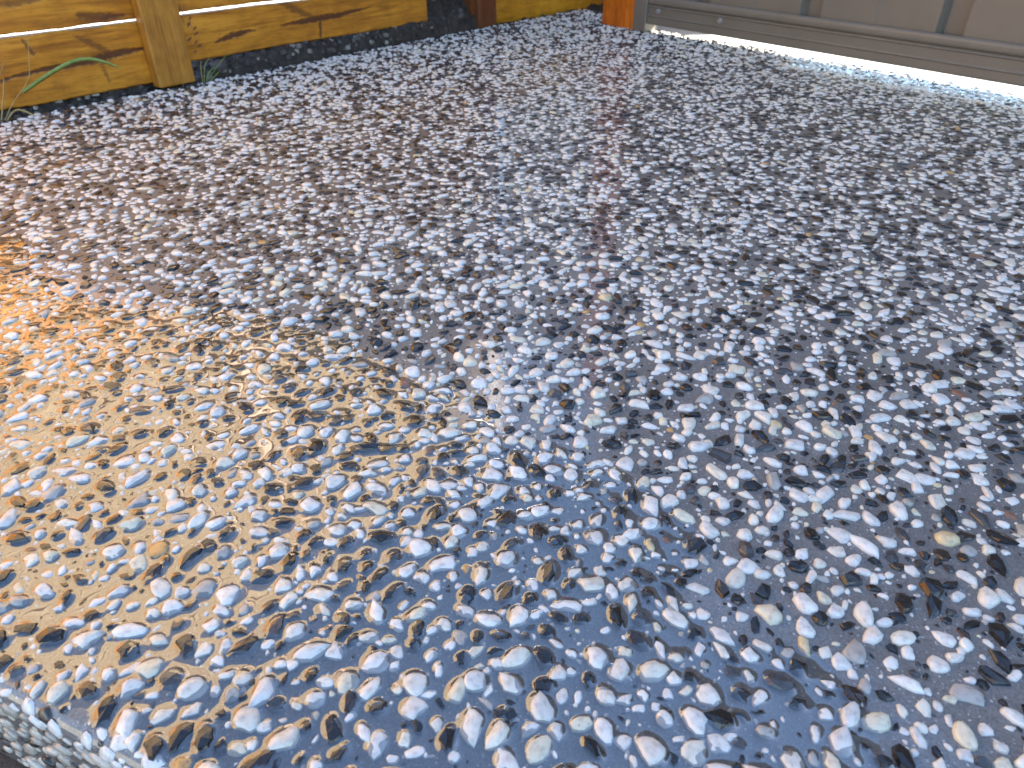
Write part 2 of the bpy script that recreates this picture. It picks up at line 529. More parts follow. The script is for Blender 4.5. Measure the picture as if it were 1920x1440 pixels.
protoB = {l: [black_chip(500 + i, l) for i in range(NB)] for l in RINGS}
for l in (1, 2):      # low detail domes: push the last ring just under the cement
    for V, T in protoW[l]:
        na = RINGS[l][0]; V[-na:, 2] = -0.25
pid = rng.integers(0, 100000, ns)
dcam = np.sqrt(SX[:, 0] ** 2 + SX[:, 1] ** 2 + CAM_H ** 2)
appar = SX[:, 2] / dcam
lod = np.where(appar > 0.0062, 0, np.where(appar > 0.0021, 1, 2))
ca, sa = np.cos(ang), np.sin(ang)

# which stones show largest in the photograph: inside the camera's view
th = R(34.65)
fwd = SX[:, 1] * math.cos(th) + CAM_H * math.sin(th)
upv = SX[:, 1] * math.sin(th) - CAM_H * math.cos(th)
pxx = 1331 * SX[:, 0] / fwd; pxy = 1331 * upv / fwd
vis = (np.abs(pxx) < 960) & (np.abs(pxy) < 720)
single = np.zeros(ns, bool)
PART = {0: ('white_pebble', 300), 1: ('cream_pebble', 160), 2: ('black_pebble', 300)}
for k, (nm, cnt) in PART.items():
    idx = np.where((kind == k) & vis)[0]
    idx = idx[np.argsort(-appar[idx])][:cnt]
    single[idx] = True
proto_me = {}
def single_mesh(k, p):
    key = (k == 2, p)
    if key not in proto_me:
        V, T = protoB[0][p] if k == 2 else protoW[0][p]
        me = tri_mesh('pebble', V, T, smooth=(k != 2))
        me.materials.append(M_black_o if k == 2 else M_white_o)
        proto_me[key] = me
    return proto_me[key]
# unit coordinates would blow up the grain: the single pebbles' material works in object space, so scale it there
for m_ in (M_white_o, M_black_o):
    nt = m_.node_tree
    for n_ in nt.nodes:
        if n_.type == 'TEX_NOISE': n_.inputs['Scale'].default_value *= 0.005
for i in np.where(single)[0]:
    k = int(kind[i]); me = single_mesh(k, int(pid[i]) % (NB if k == 2 else NW))
    o = bpy.data.objects.new(PART[k][0], me)
    COL.objects.link(o)
    o.parent = slab
    o.location = (SX[i, 0], SX[i, 1], 0)
    o.rotation_euler = (0, 0, float(ang[i]))
    o.scale = (ax[i], ay[i], hz[i])
    o.color = (*tints[i], 1)
def gather(mask):
    VV, TT, CC = [], [], []; off = 0
    for i in np.where(mask)[0]:
        k = kind[i]; l = int(lod[i])
        V, T = protoB[l][pid[i] % NB] if k == 2 else protoW[l][pid[i] % NW]
        x = V[:, 0] * ax[i]; y = V[:, 1] * ay[i]
        Wv = np.empty_like(V)
        Wv[:, 0] = SX[i, 0] + x * ca[i] - y * sa[i]; Wv[:, 1] = SX[i, 1] + x * sa[i] + y * ca[i]; Wv[:, 2] = V[:, 2] * hz[i]
        VV.append(Wv); TT.append(T + off); CC.append(np.repeat(tints[i][None], len(V), 0)); off += len(V)
    return np.vstack(VV), np.vstack(TT), np.vstack(CC)
for nm, ks, m_, sm in (('white_aggregate', (0, 1), M_white, True), ('black_aggregate', (2,), M_black, False)):
    V, T, C = gather(~single & np.isin(kind, ks))
    o = link(nm, tri_mesh(nm, V, T, smooth=sm, attrs={'tint': C}), m_, slab)
    tag(o, kind='stuff')
    print(nm, len(T), 'tris')

# pebbles showing in the slab's rounded nose and front face
VV, TT, CC, off = [], [], [], 0
fg = []
NR = 0.012; ARC = NR * math.pi / 2
def nose(t):
    """point and outward direction (towards the viewer, up) of the edge profile at arc length t"""
    if t < 0: return t - NR, 0.0, 0.0, 1.0
    if t < ARC:
        a = t / NR
        return -NR + NR * math.sin(a), -NR + NR * math.cos(a), math.sin(a), math.cos(a)
    return 0.0, -NR - (t - ARC), 1.0, 0.0
for _ in range(7000):
    s_, t_, r_ = random.uniform(-0.75, 0.95), random.uniform(0.004, 0.112), random.choice((0.006, 0.005, 0.0042, 0.0034, 0.0028, 0.002))
    if t_ < ARC + 0.004 and random.random() < 0.4: continue
    if all((s_ - a) ** 2 + (t_ - b) ** 2 > ((r_ + c) * 0.86) ** 2 for a, b, c in fg if abs(a - s_) < 0.014):
        fg.append((s_, t_, r_))
for (s_, t_, r_) in fg:
    wetn = t_ < ARC + 0.002
    V, T = (protoB if random.random() < 0.15 else protoW)[1][random.randrange(NB)]
    a_ = random.uniform(-0.7, 0.7); as_ = random.uniform(1.0, 1.9)
    x = V[:, 0] * r_ * as_ ** 0.5; y = V[:, 1] * r_ / as_ ** 0.5; z = V[:, 2] * r_ * (0.36 if t_ > ARC else 0.3)
    u = x * math.cos(a_) - y * math.sin(a_) + s_; w = x * math.sin(a_) + y * math.cos(a_)
    po, pz_, no, nz_ = nose(t_)
    o_ = po + no * z - nz_ * w; zz = pz_ + nz_ * z + no * w
    Wv = np.c_[F0[0] + df[0] * u + nf[0] * o_, F0[1] + df[1] * u + nf[1] * o_, zz]
    q = random.random()
    c = (np.array((0.62, 0.57, 0.49)) * random.uniform(0.6, 1.15)) if q > 0.2 else np.array((0.03, 0.028, 0.026))
    if wetn and q > 0.2: c = np.array((0.76, 0.75, 0.72))
    VV.append(Wv); TT.append(T + off); CC.append(np.repeat(c[None], len(V), 0)); off += len(V)
tag(link('edge_aggregate', tri_mesh('edge_aggregate', np.vstack(VV), np.vstack(TT), attrs={'tint': np.vstack(CC)}), M_white, slab), kind='stuff')

# ------------------------------------------------------------------ the film of water lying among the pebbles
gx0, gx1, gy0, gy1, gc = -1.05, 0.42, 0.10, 0.98, 0.00095
nx, ny = int((gx1 - gx0) / gc), int((gy1 - gy0) / gc)
gx = gx0 + np.arange(nx) * gc; gy = gy0 + np.arange(ny) * gc
GX, GY = np.meshgrid(gx, gy, indexing='ij')
Sh = np.full((nx, ny), -0.01)
for i in range(ns):
    x, y, r = SX[i]
    if not (gx0 + 0.02 < x < gx1 - 0.02 and gy0 + 0.02 < y < gy1 - 0.02): continue
    rm = max(ax[i], ay[i]) * 1.05
    i0, i1 = int((x - rm - gx0) / gc), int((x + rm - gx0) / gc) + 2
    j0, j1 = int((y - rm - gy0) / gc), int((y + rm - gy0) / gc) + 2
    dx = GX[i0:i1, j0:j1] - x; dy = GY[i0:i1, j0:j1] - y
    u = (dx * ca[i] + dy * sa[i]) / ax[i]; v = (-dx * sa[i] + dy * ca[i]) / ay[i]
    q = u * u + v * v
    hh = np.where(q < 1, hz[i] * (1 - np.minimum(q, 1) ** 1.3) ** (1 / 2.2), -0.01)
    Sh[i0:i1, j0:j1] = np.maximum(Sh[i0:i1, j0:j1], hh)
# wet outline on the ground (metres): along the left, running out to the lower right
wet_poly = np.array([(-1.10, 0.98), (-0.84, 0.94), (-0.63, 0.82), (-0.44, 0.66), (-0.33, 0.66), (-0.24, 0.64), (-0.11, 0.57), (-0.03, 0.49),
                     (0.02, 0.43), (0.07, 0.35), (0.13, 0.26), (0.19, 0.20), (0.24, 0.10), (0.10, -0.12), (-1.10, 0.35)])
def sdf(poly, x, y):
    d = np.full(x.shape, 9.0); c = np.zeros(x.shape, bool); n = len(poly); j = n - 1
    for i in range(n):
        e = poly[j] - poly[i]; wx = x - poly[i][0]; wy = y - poly[i][1]
        t = np.clip((wx * e[0] + wy * e[1]) / (e @ e), 0, 1)
        d = np.minimum(d, (wx - e[0] * t) ** 2 + (wy - e[1] * t) ** 2)
        cond = ((poly[i][1] > y) != (poly[j][1] > y))
        den = (poly[j][1] - poly[i][1]) or 1e-9
        c ^= cond & (x < e[0] * (y - poly[i][1]) / den + poly[i][0])
        j = i
    return np.where(c, 1, -1) * np.sqrt(d)
sd = sdf(wet_poly, GX, GY)
sd = sd + (fbm(GX, GY, 0.09, 40, 3) - 0.5) * 0.16
level = np.clip(sd * 0.011, -0.0012, 0.00042)
level = level + (fbm(GX, GY, 0.03, 50, 2) - 0.5) * 0.0003
fo = (GX - F0[0]) * nf[0] + (GY - F0[1]) * nf[1]           # towards the front edge the film thins out
edge = np.clip((-fo - 0.008) / 0.014, 0, 1)
level = level - (1 - edge) * 0.0008
def blur3(a):
    b = a.copy()
    b[1:-1] = (a[:-2] + 2 * a[1:-1] + a[2:]) * 0.25
    c = b.copy()
    c[:, 1:-1] = (b[:, :-2] + 2 * b[:, 1:-1] + b[:, 2:]) * 0.25
    return c
hold = np.clip(Sh - 0.00012, -0.01, None)
wetm = np.clip(sd / 0.02 + 0.5, 0, 1)
capil = np.minimum(hold, level + 0.0021)                   # water climbs the pebbles only so far
Fm = np.maximum(level, capil)
for it in range(34):
    Fm = blur3(Fm) * 0.945 + level * 0.055
    if it < 33: Fm = np.maximum(Fm, capil)
Fm = np.where(wetm > 0, Fm, level)
Fm[Sh > Fm + 0.0012] = (Fm - 0.0)[Sh > Fm + 0.0012]
keep = (Fm > -0.0001) & (wetm > 0.02) & (fo < -0.006)
kq = keep[:-1, :-1] & keep[1:, :-1] & keep[1:, 1:] & keep[:-1, 1:]
vid = np.full((nx, ny), -1, np.int64)
used = np.zeros((nx, ny), bool)
used[:-1, :-1] |= kq; used[1:, :-1] |= kq; used[1:, 1:] |= kq; used[:-1, 1:] |= kq
vid[used] = np.arange(used.sum())
Q = np.c_[vid[:-1, :-1][kq], vid[1:, :-1][kq], vid[1:, 1:][kq], vid[:-1, 1:][kq]]
Vw = np.c_[GX[used], GY[used], Fm[used]]
water = link('water', tri_mesh('water', Vw, Q, smooth=True), M_water)
tag(water, 'thin film of clear water lying among the pebbles near the slab edge', 'water', kind='structure')
print('water quads', len(Q), 'stones', ns)

# ------------------------------------------------------------------ timber fence along the left
def board_mesh(name, s0, s1, o0, o1, z0, z1, org, cell=0.004, strokes=(), wob=0.0015, seed=0):
    """a sawn board: front face finely divided, edges a little uneven; strokes = dark resin streaks (s, z polylines with widths)"""
    ncs = max(2, int((s1 - s0) / cell)); ncz = max(2, int((z1 - z0) / cell))
    ss = np.linspace(s0, s1, ncs + 1); q = np.linspace(0, 1, ncz + 1)
    SS, QQ = np.meshgrid(ss, q, indexing='ij')
    lo = z0 + (vnoise(ss, ss * 0, 0.05, 200 + seed) - 0.5) * 2 * wob + (vnoise(ss, ss * 0, 0.012, 210 + seed) - 0.5) * wob
    hi = z1 + (vnoise(ss, ss * 0, 0.06, 220 + seed) - 0.5) * 2 * wob + (vnoise(ss, ss * 0, 0.013, 230 + seed) - 0.5) * wob
    ZZ = lo[:, None] * (1 - QQ) + hi[:, None] * QQ
    rnd = 0.004
    dd = np.minimum(ZZ - lo[:, None], hi[:, None] - ZZ)
    OO = o0 + np.where(dd < rnd, rnd - np.sqrt(np.maximum(0, rnd ** 2 - (rnd - dd) ** 2)), 0)
    st = np.zeros_like(SS)
    for pts in strokes:
        for (a, b) in zip(pts[:-1], pts[1:]):
            e = np.array((b[0] - a[0], b[1] - a[1])); L2 = max(e @ e, 1e-9)
            t = np.clip(((SS - a[0]) * e[0] + (ZZ - a[1]) * e[1]) / L2, 0, 1)
            dist = np.hypot(SS - a[0] - e[0] * t, ZZ - a[1] - e[1] * t)
            w = (a[2] + (b[2] - a[2]) * t) * 1.45
            jag = 0.6 + 0.8 * vnoise(SS, ZZ * 3, 0.006, 240)
            st = np.maximum(st, np.clip((1.3 - dist / np.maximum(w * jag, 1e-5)) * 1.8, 0, 1) * (a[3] if len(a) > 3 else 0.9))
    OO = OO + st * 0.0012
    X = P1[0] + d1[0] * SS + n1[0] * OO; Y = P1[1] + d1[1] * SS + n1[1] * OO
    A = np.c_[X.ravel(), Y.ravel(), ZZ.ravel()]
    Bo = np.c_[(P1[0] + d1[0] * SS + n1[0] * o1).ravel(), (P1[1] + d1[1] * SS + n1[1] * o1).ravel(), ZZ.ravel()]
    idx = np.arange((ncs + 1) * (ncz + 1)).reshape(ncs + 1, ncz + 1); nA = idx.size
    Fs = [np.c_[idx[:-1, :-1].ravel(), idx[1:, :-1].ravel(), idx[1:, 1:].ravel(), idx[:-1, 1:].ravel()]]
    # back as a ring only (four corners strips)
    for (i_) in (0, ncz):
        a = idx[:, i_]; Fs.append(np.c_[a[:-1], a[1:], a[1:] + nA, a[:-1] + nA])
    for (i_) in (0, ncs):
        a = idx[i_, :]; Fs.append(np.c_[a[:-1], a[1:], a[1:] + nA, a[:-1] + nA])
    Fs.append(np.array([[idx[0, 0] + nA, idx[-1, 0] + nA, idx[-1, -1] + nA, idx[0, -1] + nA]]))
    V = np.vstack([A, Bo]) - np.array(org)
    F = np.vstack(Fs)
    stv = np.r_[st.ravel(), np.zeros(nA)]
    used_v = np.zeros(len(V), bool); used_v[F.ravel()] = True
    remap = np.cumsum(used_v) - 1
    me = tri_mesh(name, V[used_v], remap[F], smooth=False, attrs={'stain': stv[used_v]})
    bm = bmesh.new(); bm.from_mesh(me); bmesh.ops.recalc_face_normals(bm, faces=bm.faces); bm.to_mesh(me); bm.free()
    return me
TF = empty('timber_fence', timber(0.35, 0.03, 0.0))
org = tuple(TF.location)
tag(TF, 'amber stained timber fence of wide horizontal boards with narrow gaps', 'fence')
stA = [[(0.02, 0.060, 0.0004), (0.06, 0.066, 0.0022), (0.12, 0.071, 0.0030), (0.20, 0.072, 0.0040), (0.24, 0.077, 0.0055), (0.28, 0.080, 0.0045), (0.335, 0.082, 0.0018)],
       [(0.195, 0.124, 0.0008, 0.5), (0.215, 0.112, 0.0035, 0.55), (0.24, 0.096, 0.0045, 0.6), (0.262, 0.080, 0.0035, 0.8)],
       [(0.10, 0.126, 0.002, 0.7), (0.112, 0.10, 0.002, 0.6)], [(0.235, 0.06, 0.003, 0.5), (0.24, 0.03, 0.002, 0.4)],
       [(-0.3, 0.08, 0.003), (-0.2, 0.09, 0.005), (-0.05, 0.085, 0.002)]]
stB = [[(0.500, 0.070, 0.0004), (0.53, 0.077, 0.0035), (0.56, 0.082, 0.0048), (0.595, 0.086, 0.003), (0.62, 0.085, 0.0004)],
       [(0.68, 0.086, 0.0004), (0.74, 0.089, 0.003), (0.80, 0.091, 0.005), (0.88, 0.092, 0.004), (1.0, 0.101, 0.0005)],
       [(0.70, 0.140, 0.003, 0.5), (0.74, 0.122, 0.006, 0.6), (0.80, 0.095, 0.003, 0.8)],
       [(0.82, 0.085, 0.003, 0.8), (0.815, 0.05, 0.003, 0.7)]]
for q_ in range(10):
    z_ = 0.06 + q_ * 0.0085 + random.uniform(-0.003, 0.003); s_ = 0.437 + random.uniform(0, 0.03)
    stB.append([(s_, z_, 0.0014, 0.8), (s_ + 0.006, z_ + 0.003, 0.0014, 0.8)])
stUp = [[(0.02, 0.20, 0.002, 0.5), (0.10, 0.19, 0.004, 0.6), (0.18, 0.195, 0.002, 0.5)], [(0.22, 0.158, 0.004, 0.7), (0.27, 0.151, 0.005, 0.8), (0.31, 0.150, 0.002, 0.6)]]
pitch = 0.1450
for row in range(12):
    for (bay, s0, s1) in ((0, -2.30, -1.13), (1, -1.13, 0.372), (2, 0.376, 1.225 if row < 1 else 1.428)):
        zl = -0.005 + row * pitch + (0.015 if row == 0 and bay == 1 else 0) + (0.046 if row == 0 and bay == 2 else 0) + (0.0012 if row == 1 and bay == 2 else 0)
        zh = 0.1345 + (0.0015 if bay == 2 and row == 0 else 0) + row * pitch - (0.013 if row > 1 else 0)
        if row == 0 and bay != 2: zh -= 0.001
        dz = random.uniform(-0.002, 0.002) if row else 0
        fine = row <= 1 and bay > 0
        me = board_mesh('board', s0, s1 - 0.003, 0.030 + random.uniform(0, 0.002), 0.052, zl + (0.0 if row == 0 else 0.0), zh + 0.0, org, cell=0.0028 if fine else 0.05,
                        strokes=(stA if bay == 1 else stB) if row == 0 and bay else (stUp if row == 1 and bay == 1 else ()), seed=row * 3 + bay, wob=0.0014)
        o = link('board', me, M_amber if row < 4 else M_pale, TF)
        o.location.z += dz
for k, (sc_, w_) in enumerate(((-2.28, 0.09), (-1.13, 0.09), (0.374, 0.088))):
    bm = frame_box(timber, sc_ - w_ / 2, sc_ + w_ / 2, 0.0, 0.0295, 0.004, 1.76, 0.004, 2, org)
    bm_obj('post', bm, M_post, TF)
    bm = frame_box(timber, sc_ - w_ / 2, sc_ + w_ / 2, 0.0535, 0.14, -0.449, 0.09, 0.004, 2, org)
    bm_obj('post', bm, M_post, TF)
bm = frame_box(timber, 1.12, 1.20, 0.0535, 0.14, -0.449, 0.95, 0.004, 2, org)
bm_obj('post', bm, M_post, TF)

for row in range(2, 12):             # unseen strips added behind the upper gaps so they reflect as dark lines
    for (s0, s1) in ((-2.30, -1.135), (-1.13, 0.368), (0.376, 1.42)):
        bm_obj('gap_blocker', frame_box(timber, s0, s1, 0.0545, 0.066, row * pitch - 0.03, row * pitch + 0.018, 0.0, 1, org), M_redpost, TF)
# red-brown post, low bay beyond it
o = bm_obj('timber_post', frame_box(timber, 1.43, 1.52, -0.002 + 0.006, 0.096, -0.449, 1.78, 0.004, 2, timber(1.47, 0.04)), M_redpost)
o.location = timber(1.47, 0.04)
tag(o, 'dark red-brown square post standing in shadow beyond the lower fence board', 'post')
LF = empty('low_fence', timber(1.9, 0.10, 0.0)); org2 = tuple(LF.location)
tag(LF, 'low bright amber boards closing the corner behind the slab', 'fence')
for row in range(2):
    me = board_mesh('board', 1.545, 2.45, 0.05, 0.072, -0.03 + row * 0.148, 0.130 + row * 0.148, org2, cell=0.02, seed=60 + row)
    link('board', me, M_orange_b, LF)
for s_ in (1.66, 2.40):
    bm_obj('post', frame_box(timber, s_, s_ + 0.07, 0.0735, 0.14, -0.449, 0.27, 0.003, 2, org2), M_post, LF)

# galvanised bracket next to the red-brown post
bm = bmesh.new()
prof = []
for k in range(4):
    a = 1.528 + k * 0.0115
    prof += [(a, 0.074), (a + 0.004, 0.070), (a + 0.0075, 0.070), (a + 0.0115, 0.074)]
prof += [(1.574, 0.090), (1.526, 0.090)]
rings = []
bo = timber(1.55, 0.08, 0.05)
for z in (0.046, 0.26):
    rings.append([bm.verts.new(tuple(np.array(timber(a, b, z)) - np.array(bo))) for a, b in prof])
n = len(prof)
for i in range(n): bm.faces.new((rings[0][i], rings[0][(i + 1) % n], rings[1][(i + 1) % n], rings[1][i]))
bm.faces.new(rings[0]); bm.faces.new(rings[1][::-1])
bmesh.ops.remove_doubles(bm, verts=bm.verts, dist=1e-5)
bmesh.ops.recalc_face_normals(bm, faces=bm.faces)
o = bm_obj('metal_bracket', bm, M_galv); o.location = bo
tag(o, 'ribbed galvanised bracket fixed to the red-brown post', 'bracket')

# orange corner post
co_ = steel(-0.115, 0.045)
bm = frame_box(steel, -0.190, -0.041, 0.004, 0.092, 0.0, 1.5, 0.004, 2, co_)
o = bm_obj('corner_post', bm, M_orange); o.location = co_
tag(o, 'bright orange stained corner post standing where the slab meets the steel fence', 'post')

# ------------------------------------------------------------------ steel fence on the right
SF = empty('steel_fence', steel(0.6, 0.02, 0.0)); org3 = np.array(SF.location)
tag(SF, 'grey-brown painted steel fence of ribbed sheets in a grooved bottom rail', 'fence')
def extrude_profile(prof, s0, s1, closed=True, smooth=False):
    bm = bmesh.new()
    ra = [bm.verts.new(tuple(np.array(steel(s0, a, z)) - org3)) for a, z in prof]
    rb = [bm.verts.new(tuple(np.array(steel(s1, a, z)) - org3)) for a, z in prof]
    n = len(prof)
    for i in range(n if closed else n - 1): bm.faces.new((ra[i], ra[(i + 1) % n], rb[(i + 1) % n], rb[i]))
    if closed: bm.faces.new(ra[::-1]); bm.faces.new(rb)
    bmesh.ops.recalc_face_normals(bm, faces=bm.faces)
    return bm
rail = [(0.050, 0.025), (0.004, 0.025), (0.001, 0.027), (0.0, 0.030), (0.0, 0.046), (-0.0016, 0.0472), (-0.0026, 0.0488), (-0.0018, 0.0504), (0.0014, 0.0515), (0.0018, 0.0525),
        (0.0014, 0.072), (-0.0010, 0.0732), (-0.0022, 0.0748), (-0.0010, 0.0766), (0.0034, 0.0780), (0.0030, 0.0795), (0.0005, 0.081), (-0.0022, 0.083), (-0.0034, 0.088), (-0.0034, 0.094), (-0.0018, 0.0985), (0.0018, 0.1015), (0.006, 0.1025), (0.010, 0.1012), (0.012, 0.097),
        (0.012, 0.060), (0.046, 0.060), (0.046, 0.1), (0.050, 0.102)]
o = bm_obj('bottom_rail', extrude_profile(rail, 0.018, 2.45), M_steel, SF)
railtop = [(0.0, 1.72), (0.050, 1.72), (0.050, 1.80), (0.025, 1.806), (0.0, 1.80)]
bm_obj('top_rail', extrude_profile(railtop, 0.018, 2.45), M_steel, SF)
bm_obj('bottom_rail', extrude_profile(rail, 2.5065, 4.70), M_steel, SF)
bm_obj('top_rail', extrude_profile(railtop, 2.5065, 4.70), M_steel, SF)
for (s0, s1) in ((-0.037, 0.0165), (2.4515, 2.505), (4.7015, 4.755)):
    bm_obj('post', frame_box(steel, s0, s1, -0.006, 0.054, -0.10 if s0 > 1 else -0.4, 1.82, 0.004, 3, tuple(org3)), M_steel, SF)
def sheet_off(s):
    ph = (s - 0.568) / 0.355
    q = (ph - round(ph)) * 0.355
    w = abs(q)
    if w < 0.0235: return 0.0425
    if w < 0.0315: return 0.0425 - (w - 0.0235) / 0.008 * 0.028
    return 0.0145 if q > 0 else 0.0170
def sheet_part(a, b):
    ss = [a]
    k = math.floor((a - 0.568) / 0.355) - 1
    while 0.568 + k * 0.355 < b + 0.4:
        c = 0.568 + k * 0.355
        for t in (-0.0316, -0.0235, 0.0235, 0.0316, 0.1770, 0.1785):
            if a < c + t < b: ss.append(c + t)
        k += 1
    ss.append(b); ss = sorted(ss)
    bm = bmesh.new()
    lo, hi = [], []
    for s in ss:
        lo.append(bm.verts.new(tuple(np.array(steel(s, sheet_off(s), 0.066)) - org3)))
        hi.append(bm.verts.new(tuple(np.array(steel(s, sheet_off(s), 1.755)) - org3)))
    for i in range(len(ss) - 1): bm.faces.new((lo[i], lo[i + 1], hi[i + 1], hi[i]))
    bmesh.ops.recalc_face_normals(bm, faces=bm.faces)
    return bm
for (a, b) in ((0.018, 0.7445), (0.7447, 1.4550), (1.4552, 2.45), (2.5065, 3.5700), (3.5702, 4.70)):
    o = bm_obj('sheet', sheet_part(a, b), M_steel, SF)
    md = o.modifiers.new('thick', 'SOLIDIFY'); md.thickness = 0.0008
for s_, z_ in ((0.062, 0.064), (0.300, 0.064), (1.30, 0.064), (2.38, 0.064)):
    bm = bmesh.new()
    rot = Vector((-n2[0], -n2[1], 0)).to_track_quat('Z', 'Y').to_matrix().to_4x4()
    for rr, dep, zz, sg in ((0.0082, 0.0014, 0.0007, 18), (0.0052, 0.0052, 0.0040, 6)):
        r_ = bmesh.ops.create_cone(bm, cap_ends=True, segments=sg, radius1=rr, radius2=rr * 0.9, depth=dep)
        for v in r_['verts']: v.co.z += zz
    bmesh.ops.transform(bm, matrix=rot, verts=bm.verts)
    p = np.array(steel(s_, 0.0, z_)) - org3
    bmesh.ops.translate(bm, verts=bm.verts, vec=tuple(p))
    bm_obj('screw', bm, M_galv, SF)

shade_panel = empty('steel_fence', steel(-0.6, 0.40, 0.0)); org4 = tuple(shade_panel.location)  # panel added out of view to block sun from the far corner
tag(shade_panel, 'added out-of-view grey-brown panel shading the low amber boards from the sun', 'fence')
for s0 in (-1.3, -0.8, -0.3):
    bm_obj('sheet', frame_box(steel, s0, s0 + 0.498, 0.40, 0.403, -0.44, 1.75, 0, 1, org4), M_steel, shade_panel)
for s0 in (-1.302, 0.2):
    bm_obj('post', frame_box(steel, s0, s0 + 0.05, 0.404, 0.45, -0.449, 1.8, 0.003, 2, org4), M_steel, shade_panel)

# ------------------------------------------------------------------ soil along the timber fence
sc_ = 0.007
ss = np.arange(-1.6, 2.5, sc_); oo = np.r_[np.arange(-0.004, 0.20, 0.007), np.arange(0.20, 0.62, 0.03)]
SSg, OOg = np.meshgrid(ss, oo, indexing='ij')
def smooth(a, b, x):
    t = np.clip((x - a) / (b - a), 0, 1); return t * t * (3 - 2 * t)
base = -0.012 + 0.038 * smooth(0.022, 0.06, OOg) * (1 - smooth(0.30, 0.4, SSg)) - 0.055 * smooth(1.45, 1.6, SSg) + 0.046 * smooth(0.36, 0.55, SSg) * smooth(0.0, 0.03, OOg) + 0.012 * smooth(0.9, 1.2, SSg) * smooth(0.0, 0.03, OOg)
bank = 0.26 * smooth(1.14, 1.30, SSg) * (1 - smooth(1.44, 1.50, SSg)) * smooth(0.035, 0.17, OOg)
drop = -0.43 * smooth(0.16, 0.46, OOg) * (1 - 0.8 * smooth(1.14, 1.3, SSg) * (1 - smooth(1.5, 1.7, SSg)))
rough = (fbm(SSg, OOg, 0.035, 70, 4) - 0.5) * 0.036 + (fbm(SSg, OOg, 0.011, 80, 2) - 0.5) * 0.012
nearedge = smooth(-0.004, 0.016, OOg)
Zs = base + bank + drop + rough * (0.35 + 0.65 * nearedge)
Zs = np.minimum(Zs, np.where(OOg < 0.012, -0.003, 9)) 
Zs = np.maximum(Zs, -0.47)
X = P1[0] + d1[0] * SSg + n1[0] * OOg; Y = P1[1] + d1[1] * SSg + n1[1] * OOg
ii = np.arange(SSg.size).reshape(SSg.shape)
Fq = np.c_[ii[:-1, :-1].ravel(), ii[1:, :-1].ravel(), ii[1:, 1:].ravel(), ii[:-1, 1:].ravel()]
soil = link('soil', tri_mesh('soil', np.c_[X.ravel(), Y.ravel(), Zs.ravel()], Fq, smooth=False), M_soil)
tag(soil, 'dark damp lumpy soil between the slab edge and the timber fence', 'soil', kind='structure')
def soil_z(s, o):
    i = int(np.clip(round((s - ss[0]) / sc_), 0, len(ss) - 1)); j = int(np.argmin(np.abs(oo - o)))
    return float(Zs[i, j])
# grit lying on the soil
VV, TT, CC, off = [], [], [], 0
for _ in range(650):
    s_ = random.uniform(-0.1, 1.42); o_ = random.uniform(0.012, 0.16 if s_ > 1.15 else 0.06); r_ = random.choice((0.0022, 0.003, 0.004, 0.0055, 0.008))
    V, T = protoB[1][random.randrange(NB)]
    p = timber(s_, o_, soil_z(s_, o_)); a_ = random.uniform(0, 6.3)
    Wv = np.c_[p[0] + r_ * (V[:, 0] * math.cos(a_) - V[:, 1] * math.sin(a_)), p[1] + r_ * (V[:, 0] * math.sin(a_) + V[:, 1] * math.cos(a_)), p[2] + r_ * V[:, 2] * 0.7]
    c = np.array((0.05, 0.045, 0.04)) * random.uniform(0.5, 2.2) if random.random() < 0.8 else np.array((0.36, 0.33, 0.28)) * random.uniform(0.5, 1.2)
    VV.append(Wv); TT.append(T + off); CC.append(np.repeat(c[None], len(V), 0)); off += len(V)
M_grit = stone_mat('dull_grit', 'white', False)
bg_ = M_grit.node_tree.nodes['Principled BSDF']; bg_.inputs['Coat Weight'].default_value = 0.1; bg_.inputs['Roughness'].default_value = 0.6
tag(link('gravel', tri_mesh('gravel', np.vstack(VV), np.vstack(TT), smooth=False, attrs={'tint': np.vstack(CC)}), M_grit), 'loose dark grit scattered on the soil under the fence', 'gravel', kind='stuff')

def lump(name, loc, r, seed, m, sq=(1, 1, 0.7)):
    bm = bmesh.new(); bmesh.ops.create_icosphere(bm, subdivisions=3, radius=1)
    r_ = np.random.default_rng(seed); pl_ = r_.normal(size=(14, 3)); pl_ /= np.linalg.norm(pl_, axis=1)[:, None]; dp = r_.uniform(0.62, 0.95, 14)
    for v in bm.verts:
        c = np.array(v.co)
        for k in range(14):
            q = c @ pl_[k]
            if q > dp[k]: c = c - pl_[k] * (q - dp[k]) * 0.9
        v.co = (c[0] * r * sq[0], c[1] * r * sq[1], c[2] * r * sq[2])
    o = bm_obj(name, bm, m); o.location = loc; o.rotation_euler = (0, 0, seed)
    return o
def lump_at(s, o, r, seed, label):
    z = soil_z(s, o)
    q = lump('rock', timber(s, o, z + r * 0.35), r, seed, M_rock)
    tag(q, label, 'rock')
lump_at(0.495, 0.018, 0.021, 3, 'angular grey rock on the soil just beyond the fence batten')
lump_at(0.462, 0.012, 0.012, 5, 'small dull rock between the fence batten and the grey rock')
lump_at(0.225, 0.016, 0.010, 8, 'pale brown rock in the soil under the fence board before the batten')

